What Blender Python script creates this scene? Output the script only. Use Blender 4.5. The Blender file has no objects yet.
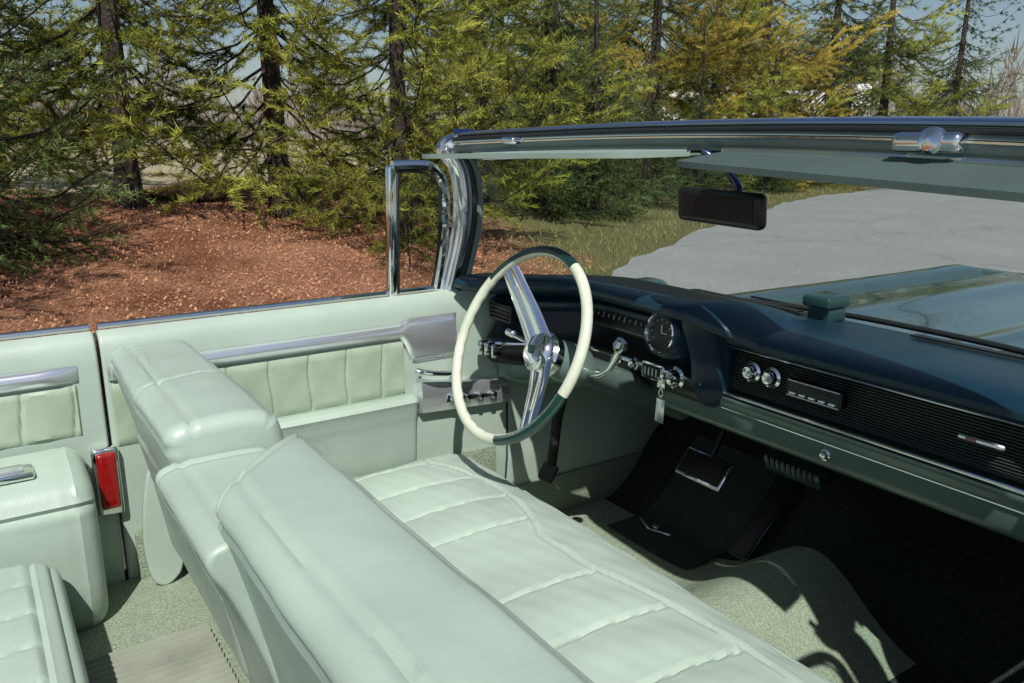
import bpy, bmesh, math, random
import numpy as np
from mathutils import Vector, Matrix
random.seed(7); rng=np.random.default_rng(7)
scene=bpy.context.scene
COL=scene.collection
rad=math.radians

# ------------------------------------------------------------------ materials
def nt(name):
    m=bpy.data.materials.new(name); m.use_nodes=True
    t=m.node_tree; b=t.nodes['Principled BSDF']; return m,t,b
def N(t,typ,**kw):
    n=t.nodes.new(typ)
    for k,v in kw.items(): setattr(n,k,v)
    return n
def L(t,a,b): t.links.new(a,b)
def noise(t,scale,detail=4,rough=.55,dist=0,vec=None):
    n=N(t,'ShaderNodeTexNoise'); n.inputs['Scale'].default_value=scale
    n.inputs['Detail'].default_value=detail; n.inputs['Roughness'].default_value=rough
    n.inputs['Distortion'].default_value=dist
    if vec is None:
        tc=t.nodes.get('TC') or N(t,'ShaderNodeTexCoord'); tc.name='TC'; vec=tc.outputs['Object']
    L(t,vec,n.inputs['Vector']); return n
def ramp(t,fac,stops):
    r=N(t,'ShaderNodeValToRGB'); e=r.color_ramp.elements
    while len(e)<len(stops): e.new(.5)
    for i,(p,c) in enumerate(stops):
        e[i].position=p; e[i].color=(*c,1)
    L(t,fac,r.inputs['Fac']); return r
def sc(c,k): return tuple(min(1,x*k) for x in c)
def mat(name,base,rough=.5,metal=0,var=.15,vscale=5,bumps=(),coat=0,spec=.5,rvar=0):
    m,t,b=nt(name)
    n=noise(t,vscale,3)
    r=ramp(t,n.outputs['Fac'],[(.3,sc(base,1-var)),(.7,sc(base,1+var*.6))])
    L(t,r.outputs['Color'],b.inputs['Base Color'])
    b.inputs['Metallic'].default_value=metal
    b.inputs['Roughness'].default_value=rough
    b.inputs['Specular IOR Level'].default_value=spec
    b.inputs['Coat Weight'].default_value=coat
    b.inputs['Coat Roughness'].default_value=.05
    if rvar:
        mr=N(t,'ShaderNodeMapRange'); mr.inputs['To Min'].default_value=max(0,rough-rvar); mr.inputs['To Max'].default_value=rough+rvar
        n2=noise(t,vscale*2.3,3); L(t,n2.outputs['Fac'],mr.inputs['Value']); L(t,mr.outputs['Result'],b.inputs['Roughness'])
    prev=None
    for s,st,d in bumps:
        bn=noise(t,s,2); bp=N(t,'ShaderNodeBump'); bp.inputs['Strength'].default_value=st; bp.inputs['Distance'].default_value=d
        L(t,bn.outputs['Fac'],bp.inputs['Height'])
        if prev: L(t,prev.outputs['Normal'],bp.inputs['Normal'])
        prev=bp
    if prev: L(t,prev.outputs['Normal'],b.inputs['Normal'])
    return m
VINYL=mat('vinyl_pale_green',(.375,.462,.392),.40,var=.10,vscale=5,bumps=((9,.26,.007),(38,.20,.002),(320,.25,.0012)),rvar=.10)
VINYL2=mat('vinyl_pleated',(.34,.41,.31),.48,var=.12,vscale=9,bumps=((22,.3,.006),(300,.3,.0012)))
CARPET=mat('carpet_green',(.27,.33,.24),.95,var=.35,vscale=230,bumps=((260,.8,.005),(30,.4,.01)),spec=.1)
CARPET_SHADE=mat('carpet_dark_shade',(.035,.048,.04),.9,var=.4,vscale=120,bumps=((230,.9,.006),),spec=.1)  # carpet darkened to paint in footwell shade; also covers the seat base
RUBBER=mat('rubber_black',(.012,.013,.014),.55,var=.2)
MATR=mat('mat_green',(.035,.055,.042),.6,var=.2,vscale=20,bumps=((150,.3,.002),))
BEIGE=mat('mat_ribbed',(.20,.225,.175),.7,var=.3,vscale=9)
CHROME=mat('chrome',(.84,.85,.86),.09,metal=1,var=.08,vscale=18,rvar=.05,bumps=((60,.05,.001),))
BRUSH=mat('bright_trim_metal',(.80,.82,.86),.22,metal=.82,var=.04,vscale=6,rvar=.04)
DASH=mat('dash_teal',(.007,.030,.050),.33,var=.25,vscale=6,bumps=((260,.25,.001),(9,.10,.005)),rvar=.07)
DASHM=mat('dash_metal',(.035,.085,.08),.28,metal=.3,var=.12,coat=.6)
RAIL=mat('dash_rail_green',(.13,.19,.165),.34,metal=.15,var=.12,coat=.4)
PAINT=mat('paint_teal',(.075,.125,.12),.28,metal=.3,var=.08,coat=1)
PAINTB=mat('paint_blue',(.012,.026,.095),.22,metal=.4,var=.08,coat=1)
BLACK=mat('black_plastic',(.01,.011,.012),.35,var=.2)
MIRG=mat('mirror_dark',(.015,.015,.016),.25,metal=0,var=.05,spec=.2)
WGREEN=mat('wheel_dark',(.008,.04,.032),.2,var=.1,coat=.5)
WPALE=mat('wheel_pale',(.60,.64,.51),.3,var=.12,vscale=14,coat=.3)
GREYG=mat('visor_grey',(.065,.095,.088),.5,var=.1,bumps=((260,.3,.001),))
VISP=mat('visor_pale',(.26,.33,.29),.5,var=.1,bumps=((260,.3,.001),))
HEADG=mat('header_green',(.15,.20,.195),.45,var=.15,vscale=12)
SKIRT=mat('underbody',(.02,.02,.02),.8)
WHITE=mat('white_paint',(.75,.75,.72),.6)
ROOF=mat('roof_shingle',(.12,.11,.10),.8)
WOOD=mat('pole_wood',(.16,.12,.09),.9)
BARK=mat('bark',(.045,.034,.027),.95,var=.5,vscale=12,bumps=((30,.8,.03),))
def redlens():
    m,t,b=nt('red_lens'); v=N(t,'ShaderNodeTexVoronoi'); v.inputs['Scale'].default_value=160
    r=ramp(t,v.outputs['Distance'],[(0,(.55,.01,.01)),(.6,(.18,.002,.004))]); L(t,r.outputs['Color'],b.inputs['Base Color'])
    b.inputs['Roughness'].default_value=.12; b.inputs['Coat Weight'].default_value=1; return m
RED=redlens()
def glass(name,tint,k):
    m=bpy.data.materials.new(name); m.use_nodes=True; t=m.node_tree; t.nodes.clear()
    o=N(t,'ShaderNodeOutputMaterial'); mx=N(t,'ShaderNodeMixShader'); tr=N(t,'ShaderNodeBsdfTransparent'); g=N(t,'ShaderNodeBsdfGlossy')
    tr.inputs['Color'].default_value=(*tint,1); g.inputs['Roughness'].default_value=.02
    f=N(t,'ShaderNodeLayerWeight'); f.inputs['Blend'].default_value=.5
    p=N(t,'ShaderNodeMath',operation='POWER'); p.inputs[1].default_value=4; L(t,f.outputs['Facing'],p.inputs[0])
    q=N(t,'ShaderNodeMath',operation='MULTIPLY_ADD'); q.inputs[1].default_value=k; q.inputs[2].default_value=.03; L(t,p.outputs[0],q.inputs[0])
    L(t,q.outputs[0],mx.inputs['Fac']); L(t,tr.outputs[0],mx.inputs[1]); L(t,g.outputs[0],mx.inputs[2]); L(t,mx.outputs[0],o.inputs['Surface'])
    return m
GLASS=glass('windshield_glass',(.82,.90,.88),.35)
GLASSV=glass('vent_glass',(.88,.94,.92),.5)
def grille_mat():
    m,t,b=nt('ribbed_grille')
    tc=N(t,'ShaderNodeTexCoord'); sx=N(t,'ShaderNodeSeparateXYZ'); L(t,tc.outputs['Object'],sx.inputs[0])
    mm=N(t,'ShaderNodeMath',operation='MULTIPLY'); mm.inputs[1].default_value=2*math.pi/.0052; L(t,sx.outputs['Z'],mm.inputs[0])
    s=N(t,'ShaderNodeMath',operation='SINE'); L(t,mm.outputs[0],s.inputs[0])
    r=ramp(t,s.outputs[0],[(.1,(.010,.013,.013)),(.9,(.15,.18,.17))]); L(t,r.outputs['Color'],b.inputs['Base Color'])
    bp=N(t,'ShaderNodeBump'); bp.inputs['Strength'].default_value=1; bp.inputs['Distance'].default_value=.003; L(t,s.outputs[0],bp.inputs['Height']); L(t,bp.outputs[0],b.inputs['Normal'])
    b.inputs['Metallic'].default_value=.4; b.inputs['Roughness'].default_value=.4; return m
GRILLE=grille_mat()
def needles(name,dark,light):
    m=bpy.data.materials.new(name); m.use_nodes=True; t=m.node_tree; t.nodes.clear()
    o=N(t,'ShaderNodeOutputMaterial'); at=N(t,'ShaderNodeAttribute',attribute_name='tint')
    sx=N(t,'ShaderNodeSeparateColor'); L(t,at.outputs['Color'],sx.inputs[0])
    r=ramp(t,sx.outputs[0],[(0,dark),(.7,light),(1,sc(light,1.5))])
    d=N(t,'ShaderNodeBsdfDiffuse')
    tl=N(t,'ShaderNodeBsdfTranslucent'); mx=N(t,'ShaderNodeMixShader'); mx.inputs[0].default_value=.22
    L(t,r.outputs[0],d.inputs['Color']); L(t,r.outputs[0],tl.inputs['Color'])
    L(t,d.outputs[0],mx.inputs[1]); L(t,tl.outputs[0],mx.inputs[2]); L(t,mx.outputs[0],o.inputs['Surface']); return m
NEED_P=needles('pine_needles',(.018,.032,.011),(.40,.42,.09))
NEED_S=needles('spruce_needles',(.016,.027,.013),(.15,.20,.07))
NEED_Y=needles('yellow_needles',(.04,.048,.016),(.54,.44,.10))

# ------------------------------------------------------------------ geometry helpers
def add(name,geoms,mats,parent=None,smooth=True,angle=38,label=None):
    V=[];F=[];MI=[]
    for g in geoms:
        v,f=g[0],g[1]; mi=g[2] if len(g)>2 else 0
        o=len(V); V+= [tuple(p) for p in v]
        for k,face in enumerate(f):
            F.append([i+o for i in face]); MI.append(mi[k] if isinstance(mi,(list,tuple)) else mi)
    me=bpy.data.meshes.new(name); me.from_pydata(V,[],F)
    if not isinstance(mats,(list,tuple)): mats=[mats]
    for m in mats: me.materials.append(m)
    me.polygons.foreach_set('material_index',MI)
    bm=bmesh.new(); bm.from_mesh(me); bmesh.ops.recalc_face_normals(bm,faces=bm.faces); bm.to_mesh(me); bm.free()
    me.polygons.foreach_set('use_smooth',[smooth]*len(me.polygons))
    if smooth: me.set_sharp_from_angle(angle=rad(angle))
    o=bpy.data.objects.new(name,me); COL.objects.link(o)
    if parent: o.parent=parent
    if label: o['label']=label
    return o
def empty(name,loc=(0,0,0),parent=None):
    o=bpy.data.objects.new(name,None); o.location=loc; o.empty_display_size=.2; COL.objects.link(o)
    if parent: o.parent=parent
    return o
def box(c,s,bev=.004,seg=2,rot=None):
    bm=bmesh.new(); bmesh.ops.create_cube(bm,size=1)
    bmesh.ops.scale(bm,vec=Vector(s),verts=bm.verts)
    if bev>0: bmesh.ops.bevel(bm,geom=list(bm.edges),offset=min(bev,min(s)*.45),segments=seg,profile=.5,affect='EDGES')
    M=Matrix.Translation(Vector(c))
    if rot is not None: M=M@rot.to_4x4()
    V=[M@v.co for v in bm.verts]; bm.verts.index_update(); F=[[v.index for v in f.verts] for f in bm.faces]; bm.free(); return V,F
def rotY(a): return Matrix.Rotation(rad(a),3,'Y')
def rotZ(a): return Matrix.Rotation(rad(a),3,'Z')
def rotX(a): return Matrix.Rotation(rad(a),3,'X')
def cr(pts,n=8,closed=False):
    P=[Vector(p) for p in pts]; out=[]; m=len(P); R=range(m) if closed else range(m-1)
    for i in R:
        p0=P[(i-1)%m] if closed or i>0 else P[0]; p1=P[i]; p2=P[(i+1)%m]; p3=P[(i+2)%m] if closed or i+2<m else P[-1]
        for k in range(n):
            t=k/n; out.append(.5*((2*p1)+(-p0+p2)*t+(2*p0-5*p1+4*p2-p3)*t*t+(-p0+3*p1-3*p2+p3)*t**3))
    if not closed: out.append(P[-1])
    return out
def tube(pts,r,seg=10,closed=False,flat=1.0,up=(0,0,1)):
    P=[Vector(p) for p in pts]; n=len(P); V=[];F=[]
    for i,p in enumerate(P):
        a=P[(i-1)%n] if closed or i>0 else P[0]; b=P[(i+1)%n] if closed or i<n-1 else P[-1]
        t=(b-a).normalized(); u=Vector(up); u=(u-t*u.dot(t))
        if u.length<1e-3: u=Vector((1,0,0))-t*t.x
        u.normalize(); w=t.cross(u); rr=r[i] if isinstance(r,(list,tuple)) else r
        for k in range(seg):
            an=2*math.pi*k/seg; V.append(p+u*math.cos(an)*rr+w*math.sin(an)*rr*flat)
    for i in range(n if closed else n-1):
        j=(i+1)%n
        for k in range(seg):
            l=(k+1)%seg; F.append([i*seg+k,i*seg+l,j*seg+l,j*seg+k])
    if not closed:
        F.append(list(range(seg))[::-1]); F.append([(n-1)*seg+k for k in range(seg)])
    return V,F
def lathe(o,axis,prof,seg=28):
    a=Vector(axis).normalized(); u=a.orthogonal().normalized(); w=a.cross(u); o=Vector(o); V=[];F=[]
    for r,h in prof:
        for k in range(seg):
            an=2*math.pi*k/seg; V.append(o+a*h+(u*math.cos(an)+w*math.sin(an))*max(r,1e-4))
    for i in range(len(prof)-1):
        for k in range(seg):
            l=(k+1)%seg; F.append([i*seg+k,i*seg+l,(i+1)*seg+l,(i+1)*seg+k])
    F.append(list(range(seg))); F.append([(len(prof)-1)*seg+k for k in range(seg)]); return V,F
def chaikin(P,it=3):
    for _ in range(it):
        Q=[]
        for i in range(len(P)):
            a=P[i];b=P[(i+1)%len(P)]
            Q.append((a[0]*.75+b[0]*.25,a[1]*.75+b[1]*.25)); Q.append((a[0]*.25+b[0]*.75,a[1]*.25+b[1]*.75))
        P=Q
    return P
def resample(P,step):
    P=P+[P[0]]; d=[0]
    for i in range(1,len(P)): d.append(d[-1]+math.dist(P[i],P[i-1]))
    n=max(8,int(d[-1]/step)); s=np.linspace(0,d[-1],n,endpoint=False)
    return list(zip(np.interp(s,d,[p[0] for p in P]),np.interp(s,d,[p[1] for p in P])))
def swept(prof,y0,y1,r=.04,step=.011,ystep=.011,disp=None,it=2,shift=None,ends=(1,1),warp=None):
    P=resample(chaikin(prof,it),step); n=len(P)
    A=sum(P[i][0]*P[(i+1)%n][1]-P[(i+1)%n][0]*P[i][1] for i in range(n)); sg=1 if A>0 else -1
    nr=[]
    for i in range(n):
        a=P[i-1];b=P[(i+1)%n]; tx,tz=b[0]-a[0],b[1]-a[1]; l=math.hypot(tx,tz) or 1; nr.append((tz/l*sg,-tx/l*sg))
    ys=[]
    k=8
    if ends[0]: ys+=[y0+r*(1-math.cos(math.pi/2*i/k)) for i in range(k)]
    else: ys.append(y0)
    a=y0+(r if ends[0] else 0); b=y1-(r if ends[1] else 0); m=max(1,int((b-a)/ystep)); ys+=[a+(b-a)*i/m for i in range(0 if ends[0] else 1,m+1)]
    if ends[1]: ys+=[y1-r*(1-math.cos(math.pi/2*i/k)) for i in range(k-1,-1,-1)]
    V=[];F=[]
    for y in ys:
        ins=0
        if ends[0] and y<y0+r: ins=r-math.sqrt(max(0,r*r-(y0+r-y)**2))
        if ends[1] and y>y1-r: ins=r-math.sqrt(max(0,r*r-(y-y1+r)**2))
        dx,dz=shift(y) if shift else (0,0)
        for i,(x,z) in enumerate(P):
            d=-ins+(disp(x,z,y) if disp else 0)
            p=(x+nr[i][0]*d+dx,y,z+nr[i][1]*d+dz)
            V.append(warp(*p) if warp else p)
    for j in range(len(ys)-1):
        for i in range(n):
            l=(i+1)%n; F.append([j*n+i,j*n+l,(j+1)*n+l,(j+1)*n+i])
    F.append(list(range(n))); F.append([(len(ys)-1)*n+i for i in range(n)][::-1])
    return V,F
def sweptX(prof,x0,x1,r=.02,step=.015,xstep=.03,it=2,ends=(1,1),shift=None,disp=None):
    V,F=swept(prof,x0,x1,r,step,xstep,disp,it,shift,ends)
    return [(v[1],v[0],v[2]) for v in V],F
def sstep(a,b,x):
    t=min(1,max(0,(x-a)/(b-a))); return t*t*(3-2*t)
MY=-.04
def mir(g): return ([(v[0],MY-v[1],v[2]) for v in g[0]],)+tuple(g[1:])
def seam(d,w=.0045,dep=.006,bead=.0022):
    return -dep*math.exp(-(d/w)**2)+bead*(math.exp(-((abs(d)-2.2*w)/w)**2))

# ------------------------------------------------------------------ CAR
car=empty('car'); car['label']="dark teal vintage convertible with its top down and pale green interior"; car['category']='car'

def side(x0,x1,sgn,name,low=False):
    prof=[(.735,.40),(.735,.93),(.745,.985),(.765,1.003),(.785,1.0),(.80,.985),(.835,.985),(.87,.97),(.955,.85),(.97,.62),(.93,.36),(.80,.34)]
    if low: prof=[(.735,.40),(.735,.88),(.745,.935),(.765,.95),(.785,.955),(.80,.955),(.835,.955),(.87,.95),(.955,.85),(.97,.62),(.93,.36),(.80,.34)]
    g=sweptX(prof,x0,x1,.006,it=1,xstep=.1)
    mi=[]
    for f in g[1]:
        y=sum(g[0][i][1] for i in f)/len(f); z=sum(g[0][i][2] for i in f)/len(f); mi.append(1 if (y>.79 or (low and z>.86)) else 0)
    g=(g[0],g[1],mi)
    if sgn<0: g=mir(g)
    return add(name,[g],[VINYL,PAINT],car)
def yplate(x0,x1,z0f,z1f,y,th=.006,nx=40,nz=8,disp=None):
    V=[];F=[]
    for i in range(nx+1):
        x=x0+(x1-x0)*i/nx; a=z0f(x); b=z1f(x)
        for j in range(nz+1):
            z=a+(b-a)*j/nz; e=min(i,nx-i,j*1.0,nz-j)
            d=(disp(x,z) if disp else 0)
            V.append((x,y-(th+d if e>0 else 0),z))
    for i in range(nx):
        for j in range(nz): k=i*(nz+1)+j; F.append([k,k+1,k+nz+2,k+nz+1])
    return V,F
def pleat(sp,ph=0,depth=.004,w=.0028):
    def f(x,z):
        u=(x+ph+.003*math.sin(z*40+x*9))/sp; u-=math.floor(u); d=min(u,1-u)*sp
        return .0016*math.sin(math.pi*u)**.5-depth*math.exp(-(d/w)**2)+.0010*math.sin(x*70)*math.sin(z*60)
    return f
def build_door(s):
    M=(lambda g:g) if s>0 else mir
    door=side(.19,1.15,s,'door')
    add('belt_moulding',[M(tube([(.195,.79,1.006),(1.0,.79,1.006)],.007,8,flat=1.3)),M(tube([(.195,.808,1.0),(1.0,.808,1.0)],.004,8))],[CHROME],door)
    # slim convex chrome strip that hooks down into a stepped end plate
    zt0=lambda x:.903-.066*sstep(.835,.875,x)
    zt1=lambda x:.938+.012*sstep(.83,.87,x)
    def tr_(x,z):
        a=zt0(x);b=zt1(x);u=(z-a)/(b-a); return .007*math.sin(math.pi*min(1,max(0,u)))
    add('trim_strip',[M(yplate(.198,.998,zt0,zt1,.735,.006,120,12,tr_))],[BRUSH],door)
    add('pleated_insert',[M(yplate(.20,.848,lambda x:.762,lambda x:.898,.735,.004,300,14,pleat(.090,.02)))],[VINYL2],door)
    arm=[(.735,.756),(.722,.758),(.711,.754),(.706,.744),(.710,.728),(.719,.700),(.723,.65),(.726,.585),(.735,.555)]
    def sh(x): return (.04*(1-sstep(.20,.55,x)),.0)
    add('armrest',[M(sweptX(arm+[(.80,.56),(.80,.755)],.21,.878,.016,it=2,xstep=.02,shift=sh,disp=lambda y,z,x:(seam(z-.730,.004,.003) if y<.726 else 0)))],[VINYL],door)
    pz=lambda x:.704-.05*(x-.87); pt=lambda x:.800-.16*(x-.87)
    def pn_(x,z):
        a=pz(x);b=pt(x);u=(z-a)/(b-a); return .008*math.sin(math.pi*min(1,max(0,u)))**.6
    panel=add('switch_panel',[M(yplate(.880,1.145,pz,pt,.735,.018,60,14,pn_))],[BRUSH],door)
    add('panel_recess',[M(yplate(.945,1.110,lambda x:.730-.05*(x-.87),lambda x:.760-.14*(x-.87),.711,.003,12,6))],[BLACK],panel)
    for i in range(4):
        x=.966+i*.040
        add('window_switch',[M(box((x,.702,.740-(x-.955)*.10),(.015,.018,.018),.004,2,rotY(9)))],[CHROME],panel)
    add('door_handle',[M(tube(cr([(.875,.715,.822),(.885,.700,.820),(.915,.692,.814),(.955,.694,.808),(.975,.712,.806)],6),.006,10,flat=1.8))],[CHROME],door)
    add('carpet_strip',[M(box((.66,.731,.49),(.90,.012,.17),.004,2))],[CARPET],door)
    lamp=add('courtesy_lamp',[M(box((.172,.722,.700),(.050,.022,.146),.008,3))],[CHROME],door)
    add('lamp_lens',[M(box((.172,.708,.705),(.037,.016,.120),.007,3))],[RED],lamp)
    vw=add('vent_window',[M(tube(cr([(.972,.79,1.0),(.988,.782,1.10),(.994,.775,1.2),(.987,.768,1.265),(.96,.763,1.302),(.92,.762,1.312),(.848,.762,1.312)],6),.012,8)),
                          M(box((.846,.776,1.155),(.022,.024,.315),.005,2,rotX(3.5)))],[CHROME],door)
    add('seal',[M(box((.862,.776,1.155),(.008,.016,.300),.002,1,rotX(3.5))),M(tube(cr([(.959,.789,1.0),(.975,.781,1.10),(.980,.775,1.2),(.973,.768,1.255),(.948,.764,1.286),(.91,.763,1.297),(.866,.763,1.299)],6),.004,6))],[RUBBER],vw)
    V=[(.856,.789,1.0),(.962,.789,1.0),(.978,.781,1.10),(.984,.775,1.2),(.976,.768,1.262),(.95,.764,1.296),(.856,.763,1.306)]
    add('vent_pane',[M((V,[list(range(7))]))],[GLASSV],vw)
    return door
build_door(1); build_door(-1)
for s in (1,-1):
    M=(lambda g:g) if s>0 else mir
    q=side(-1.5,.184,s,'quarter_panel')
    add('belt_moulding',[M(tube([(-1.5,.79,1.006),(.18,.79,1.006)],.007,8,flat=1.3))],[CHROME],q)
    add('trim_strip',[M(yplate(-.9,.145,lambda x:.910,lambda x:.944,.735,.006,30,10,lambda x,z:.007*math.sin(math.pi*min(1,max(0,(z-.910)/.034)))))],[BRUSH],q)
    add('pleated_insert',[M(yplate(-.9,.14,lambda x:.80,lambda x:.905,.735,.004,300,14,pleat(.090,.05)))],[VINYL2],q)
    arm=[(.735,.79),(.70,.787),(.62,.778),(.575,.760),(.556,.71),(.56,.44),(.735,.44)]
    add('armrest',[M(sweptX(arm,-.9,.135,.040,it=3,xstep=.012,step=.008,disp=lambda y,z,x:seam(x-.090)+(seam(z-.72) if y<.6 else 0)))],[VINYL],q)
    a=add('ashtray',[M(box((-.02,.635,.783),(.13,.055,.014),.005,2))],[CHROME],q)
    add('ashtray_lid',[M(box((-.02,.635,.791),(.10,.035,.008),.003,2))],[BRUSH],a)
    side(1.156,1.75,s,'kick_panel',True)
    fp=[(.70,.5),(.70,.840),(.74,.860),(.80,.868),(.87,.858),(.955,.80),(.97,.62),(.93,.36),(.80,.34)]
    def shf(x): return (0,-.02*sstep(1.7,3.4,x)+.003)
    add('front_fender',[M(sweptX(fp,1.756,3.55,.05,it=2,xstep=.06,shift=shf))],[PAINT],car)
add('rocker_sill',[box((.6,.82,.37),(3.2,.12,.10),.01)],[PAINT],car)
add('rocker_sill',[box((.6,-.86,.37),(3.2,.12,.10),.01)],[PAINT],car)
add('sill_plate',[box((1.15,.745,.37),(1.2,.02,.12),.006)],[CARPET],car)
add('sill_plate',[box((1.15,-.785,.37),(1.2,.02,.12),.006)],[CARPET],car)

def surf(f,nu,nv):
    V=[];F=[]
    for i in range(nu+1):
        for j in range(nv+1): V.append(f(i/nu,j/nv))
    for i in range(nu):
        for j in range(nv): k=i*(nv+1)+j; F.append([k,k+1,k+nv+2,k+nv+1])
    return V,F
def hoodf(u,v):
    x=1.86+1.62*u; y=-.72+v*1.40; c=(y+.02)/.70
    z=.876+.010*(1-c*c)-.03*u+.010*math.exp(-((abs(c)-.60)/.12)**2)+.008*math.exp(-(c/.05)**2)-.02*sstep(.85,1,abs(c))
    return (x,y,z)
add('hood',[surf(hoodf,50,90)],[PAINT],car)
add('cowl',[surf(lambda u,v:(1.60+.256*u,-.76+v*1.48,.938-.055*u),6,30)],[PAINT],car)
for yy,ww in ((-.30,.60),(.36,.5)): add('cowl_vent',[box((1.79,yy,.903),(.05,ww,.008),.003,1,rotY(8))],[BLACK],car)
add('front_end',[box((3.58,-.02,.64),(.14,1.75,.38),.05,4)],[PAINT],car)
add('front_bumper',[box((3.70,-.02,.46),(.12,1.95,.18),.05,4)],[CHROME],car)
add('rear_deck',[surf(lambda u,v:(-1.1-1.9*u,-.80+v*1.56,.99-.06*u*u),10,20)],[PAINT],car)
add('rear_end',[box((-3.0,-.02,.64),(.12,1.8,.6),.05,4)],[PAINT],car)
rf=sweptX([(.62,.5),(.62,.97),(.70,1.0),(.87,.99),(.955,.85),(.97,.62),(.93,.36),(.80,.34)],-3.0,-1.506,.04,it=2)
add('rear_fender',[rf],[PAINT],car); add('rear_fender',[mir(rf)],[PAINT],car)
for x in (2.55,-1.75):
    for y,sg in ((.80,1),(-.84,-1)):
        w=add('wheel',[lathe((x,y-.1*sg,.36),(0,sg,0),[(.22,0),(.34,0),(.36,.03),(.36,.17),(.34,.2),(.24,.2)],36)],[RUBBER],car)
        add('hubcap',[lathe((x,y+.09*sg,.36),(0,sg,0),[(.235,0),(.22,.02),(.1,.03),(.06,.05),(.001,.055)],30)],[CHROME],w)

# ---- floor
def floorf(u,v):
    x=.93+.95*u; y=-.80+v*1.54; h=math.exp(-((y+.0)/.17)**2)
    z=.315+.145*h*(.85+.4*u)+sstep(1.50,1.86,x)*.30
    return (x,y,z)
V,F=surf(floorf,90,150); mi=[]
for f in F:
    x=sum(V[i][0] for i in f)/4; y=sum(V[i][1] for i in f)/4; mi.append(1 if (x>1.50 or y<-.26) else 0)  # footwell shade painted as darker carpet on toe-board and passenger side
add('front_floor',[(V,F,mi)],[CARPET,CARPET_SHADE],car)
add('rear_floor',[surf(lambda u,v:(-.4+1.36*u,-.80+1.54*v,.462+.06*math.exp(-((-.80+1.54*v)/.13)**4)),50,80),
                  box((.94,-.03,.40),(.02,1.5,.14),.004)],[CARPET],car)
ub=add('underbody',[box((.1,-.03,.30),(5.6,1.5,.02),.005)],[SKIRT],car)
add('firewall',[box((1.9,-.03,.58),(.03,1.45,.54),.01)],[SKIRT],car)
add('rear_bulkhead',[box((-1.12,-.03,.65),(.04,1.5,.66),.01)],[SKIRT],car)
def ribs(u,v):
    x=-.02+.30*u; y=-.30+.74*v
    return (x,y,.486+.0045*math.sin(y*2*math.pi/.018)+.06*math.exp(-(y/.13)**4))
add('rear_mat',[surf(ribs,6,500)],[BEIGE],car)
def mkmat(x0,x1,y0,y1):
    def matf(u,v):
        x=x0+(x1-x0)*u; y=y0+(y1-y0)*v; p=floorf((x-.93)/.95,(y+.80)/1.54); return (x,y,p[2]+.010)
    return add('floor_mat',[surf(matf,40,30)],[MATR],car)
fm=mkmat(1.38,1.72,.27,.58)
ev=Vector((1.46,.49,.330))
add('mat_emblem',[box(ev+Vector((.008,.030,0)),(.009,.066,.006),.002,1,rotZ(-20)),box(ev+Vector((.008,-.030,0)),(.009,.066,.006),.002,1,rotZ(20)),box(ev+Vector((.022,0,.0)),(.018,.020,.006),.004,1)],[BRUSH],fm)

# ---- front seat
seat=empty('front_seat',(0,0,0),car)
drv=[.53,.41,.29,.17]; pas=[-.06,-.20,-.34,-.48,-.62]
seams=drv+pas
def cush(x,z,y):
    if z<.52: return 0
    d=0
    w=.040*math.sin((x-.40)*6.0)
    bd=.875-.055*min(1,((y-.34)/.22)**2) if y>.06 else .875-.05*min(1,((y+.36)/.34)**2)
    fade=1-sstep(bd-.012,bd,x)
    xin=sstep(.40,.52,x)*(1-sstep(bd-.10,bd,x))
    for s in seams: d+=seam(y-s-w,.0032,.0062,.0012)*fade
    for G in (drv,pas):
        for i in range(len(G)-1):
            a,b=G[i+1]+w,G[i]+w
            if a<y<b: d+=.0070*math.sin(math.pi*(y-a)/(b-a))**.8*xin
    if z>.6: d+=seam(x-bd,.0034,.0062,.0015)
    d+=seam(x-.930,.004,.005,.002)*(1 if z>.58 else 0)
    d+=.003*math.sin(y*5+1)+.0012*math.sin(x*43+y*17)*math.sin(y*39-x*21)+.0007*math.sin(x*90+y*31)*math.sin(y*23+x*61)
    return d
cprof=[(.36,.38),(.36,.58),(.42,.625),(.52,.636),(.64,.640),(.76,.648),(.86,.652),(.925,.640),(.955,.610),(.955,.56),(.93,.48),(.90,.40),(.88,.37)]
add('seat_cushion',[swept(cprof,-.70,.62,.045,.0055,.006,cush)],[VINYL],seat,angle=60)
bprof=[(.285,.47),(.250,.70),(.210,.88),(.190,.952),(.195,.978),(.222,.986),(.29,.988),(.338,.982),(.356,.966),(.365,.92),(.395,.75),(.44,.60),(.44,.50)]
def bk(seamY,edge_=None):
    def f(x,z,y):
        d=0
        if x<.27: d+=seam(z-.950,.004,.005,.0015)+seam(z-.70,.004,.004,.001)
        if z>.93:
            d+=seam(x-.228-.004*math.sin(y*6),.0036,.0058,.0018)
            d+=seam(x-.345,.0032,.005,.0012)
            for s in seamY: d+=seam(y-s-.25*(x-.2)**1,.0036,.0055,.0018)
        if edge_ is not None: d+=seam(y-edge_,.0036,.005,.0012)
        d+=.0012*math.sin(y*11+x*14)*math.sin(z*13+y*5)+.0008*math.sin(y*37+x*29)*math.sin(x*33-y*13)
        return d
    return f
def taper(x,y,z):
    k=sstep(.30,.68,y); return (x+(.29-x)*.08*k if z>.8 else x, y, z)
add('seat_backrest',[swept(bprof,.140,.690,.022,.007,.007,bk([.37],.664),warp=taper)],[VINYL],seat,angle=60,label='driver side seat backrest, smooth pale green')
def slant(x,y,z):
    k=min(1,max(0,(y+.35)/.28)); return (x,y+(-.05+.17*min(1,max(-.3,(x-.19)/.16)))*k,z)
add('seat_backrest',[swept(bprof,-.70,-.07,.018,.007,.007,bk([],-.090),shift=lambda y:(.0,.006),warp=slant)],[VINYL],seat,angle=60)
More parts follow.
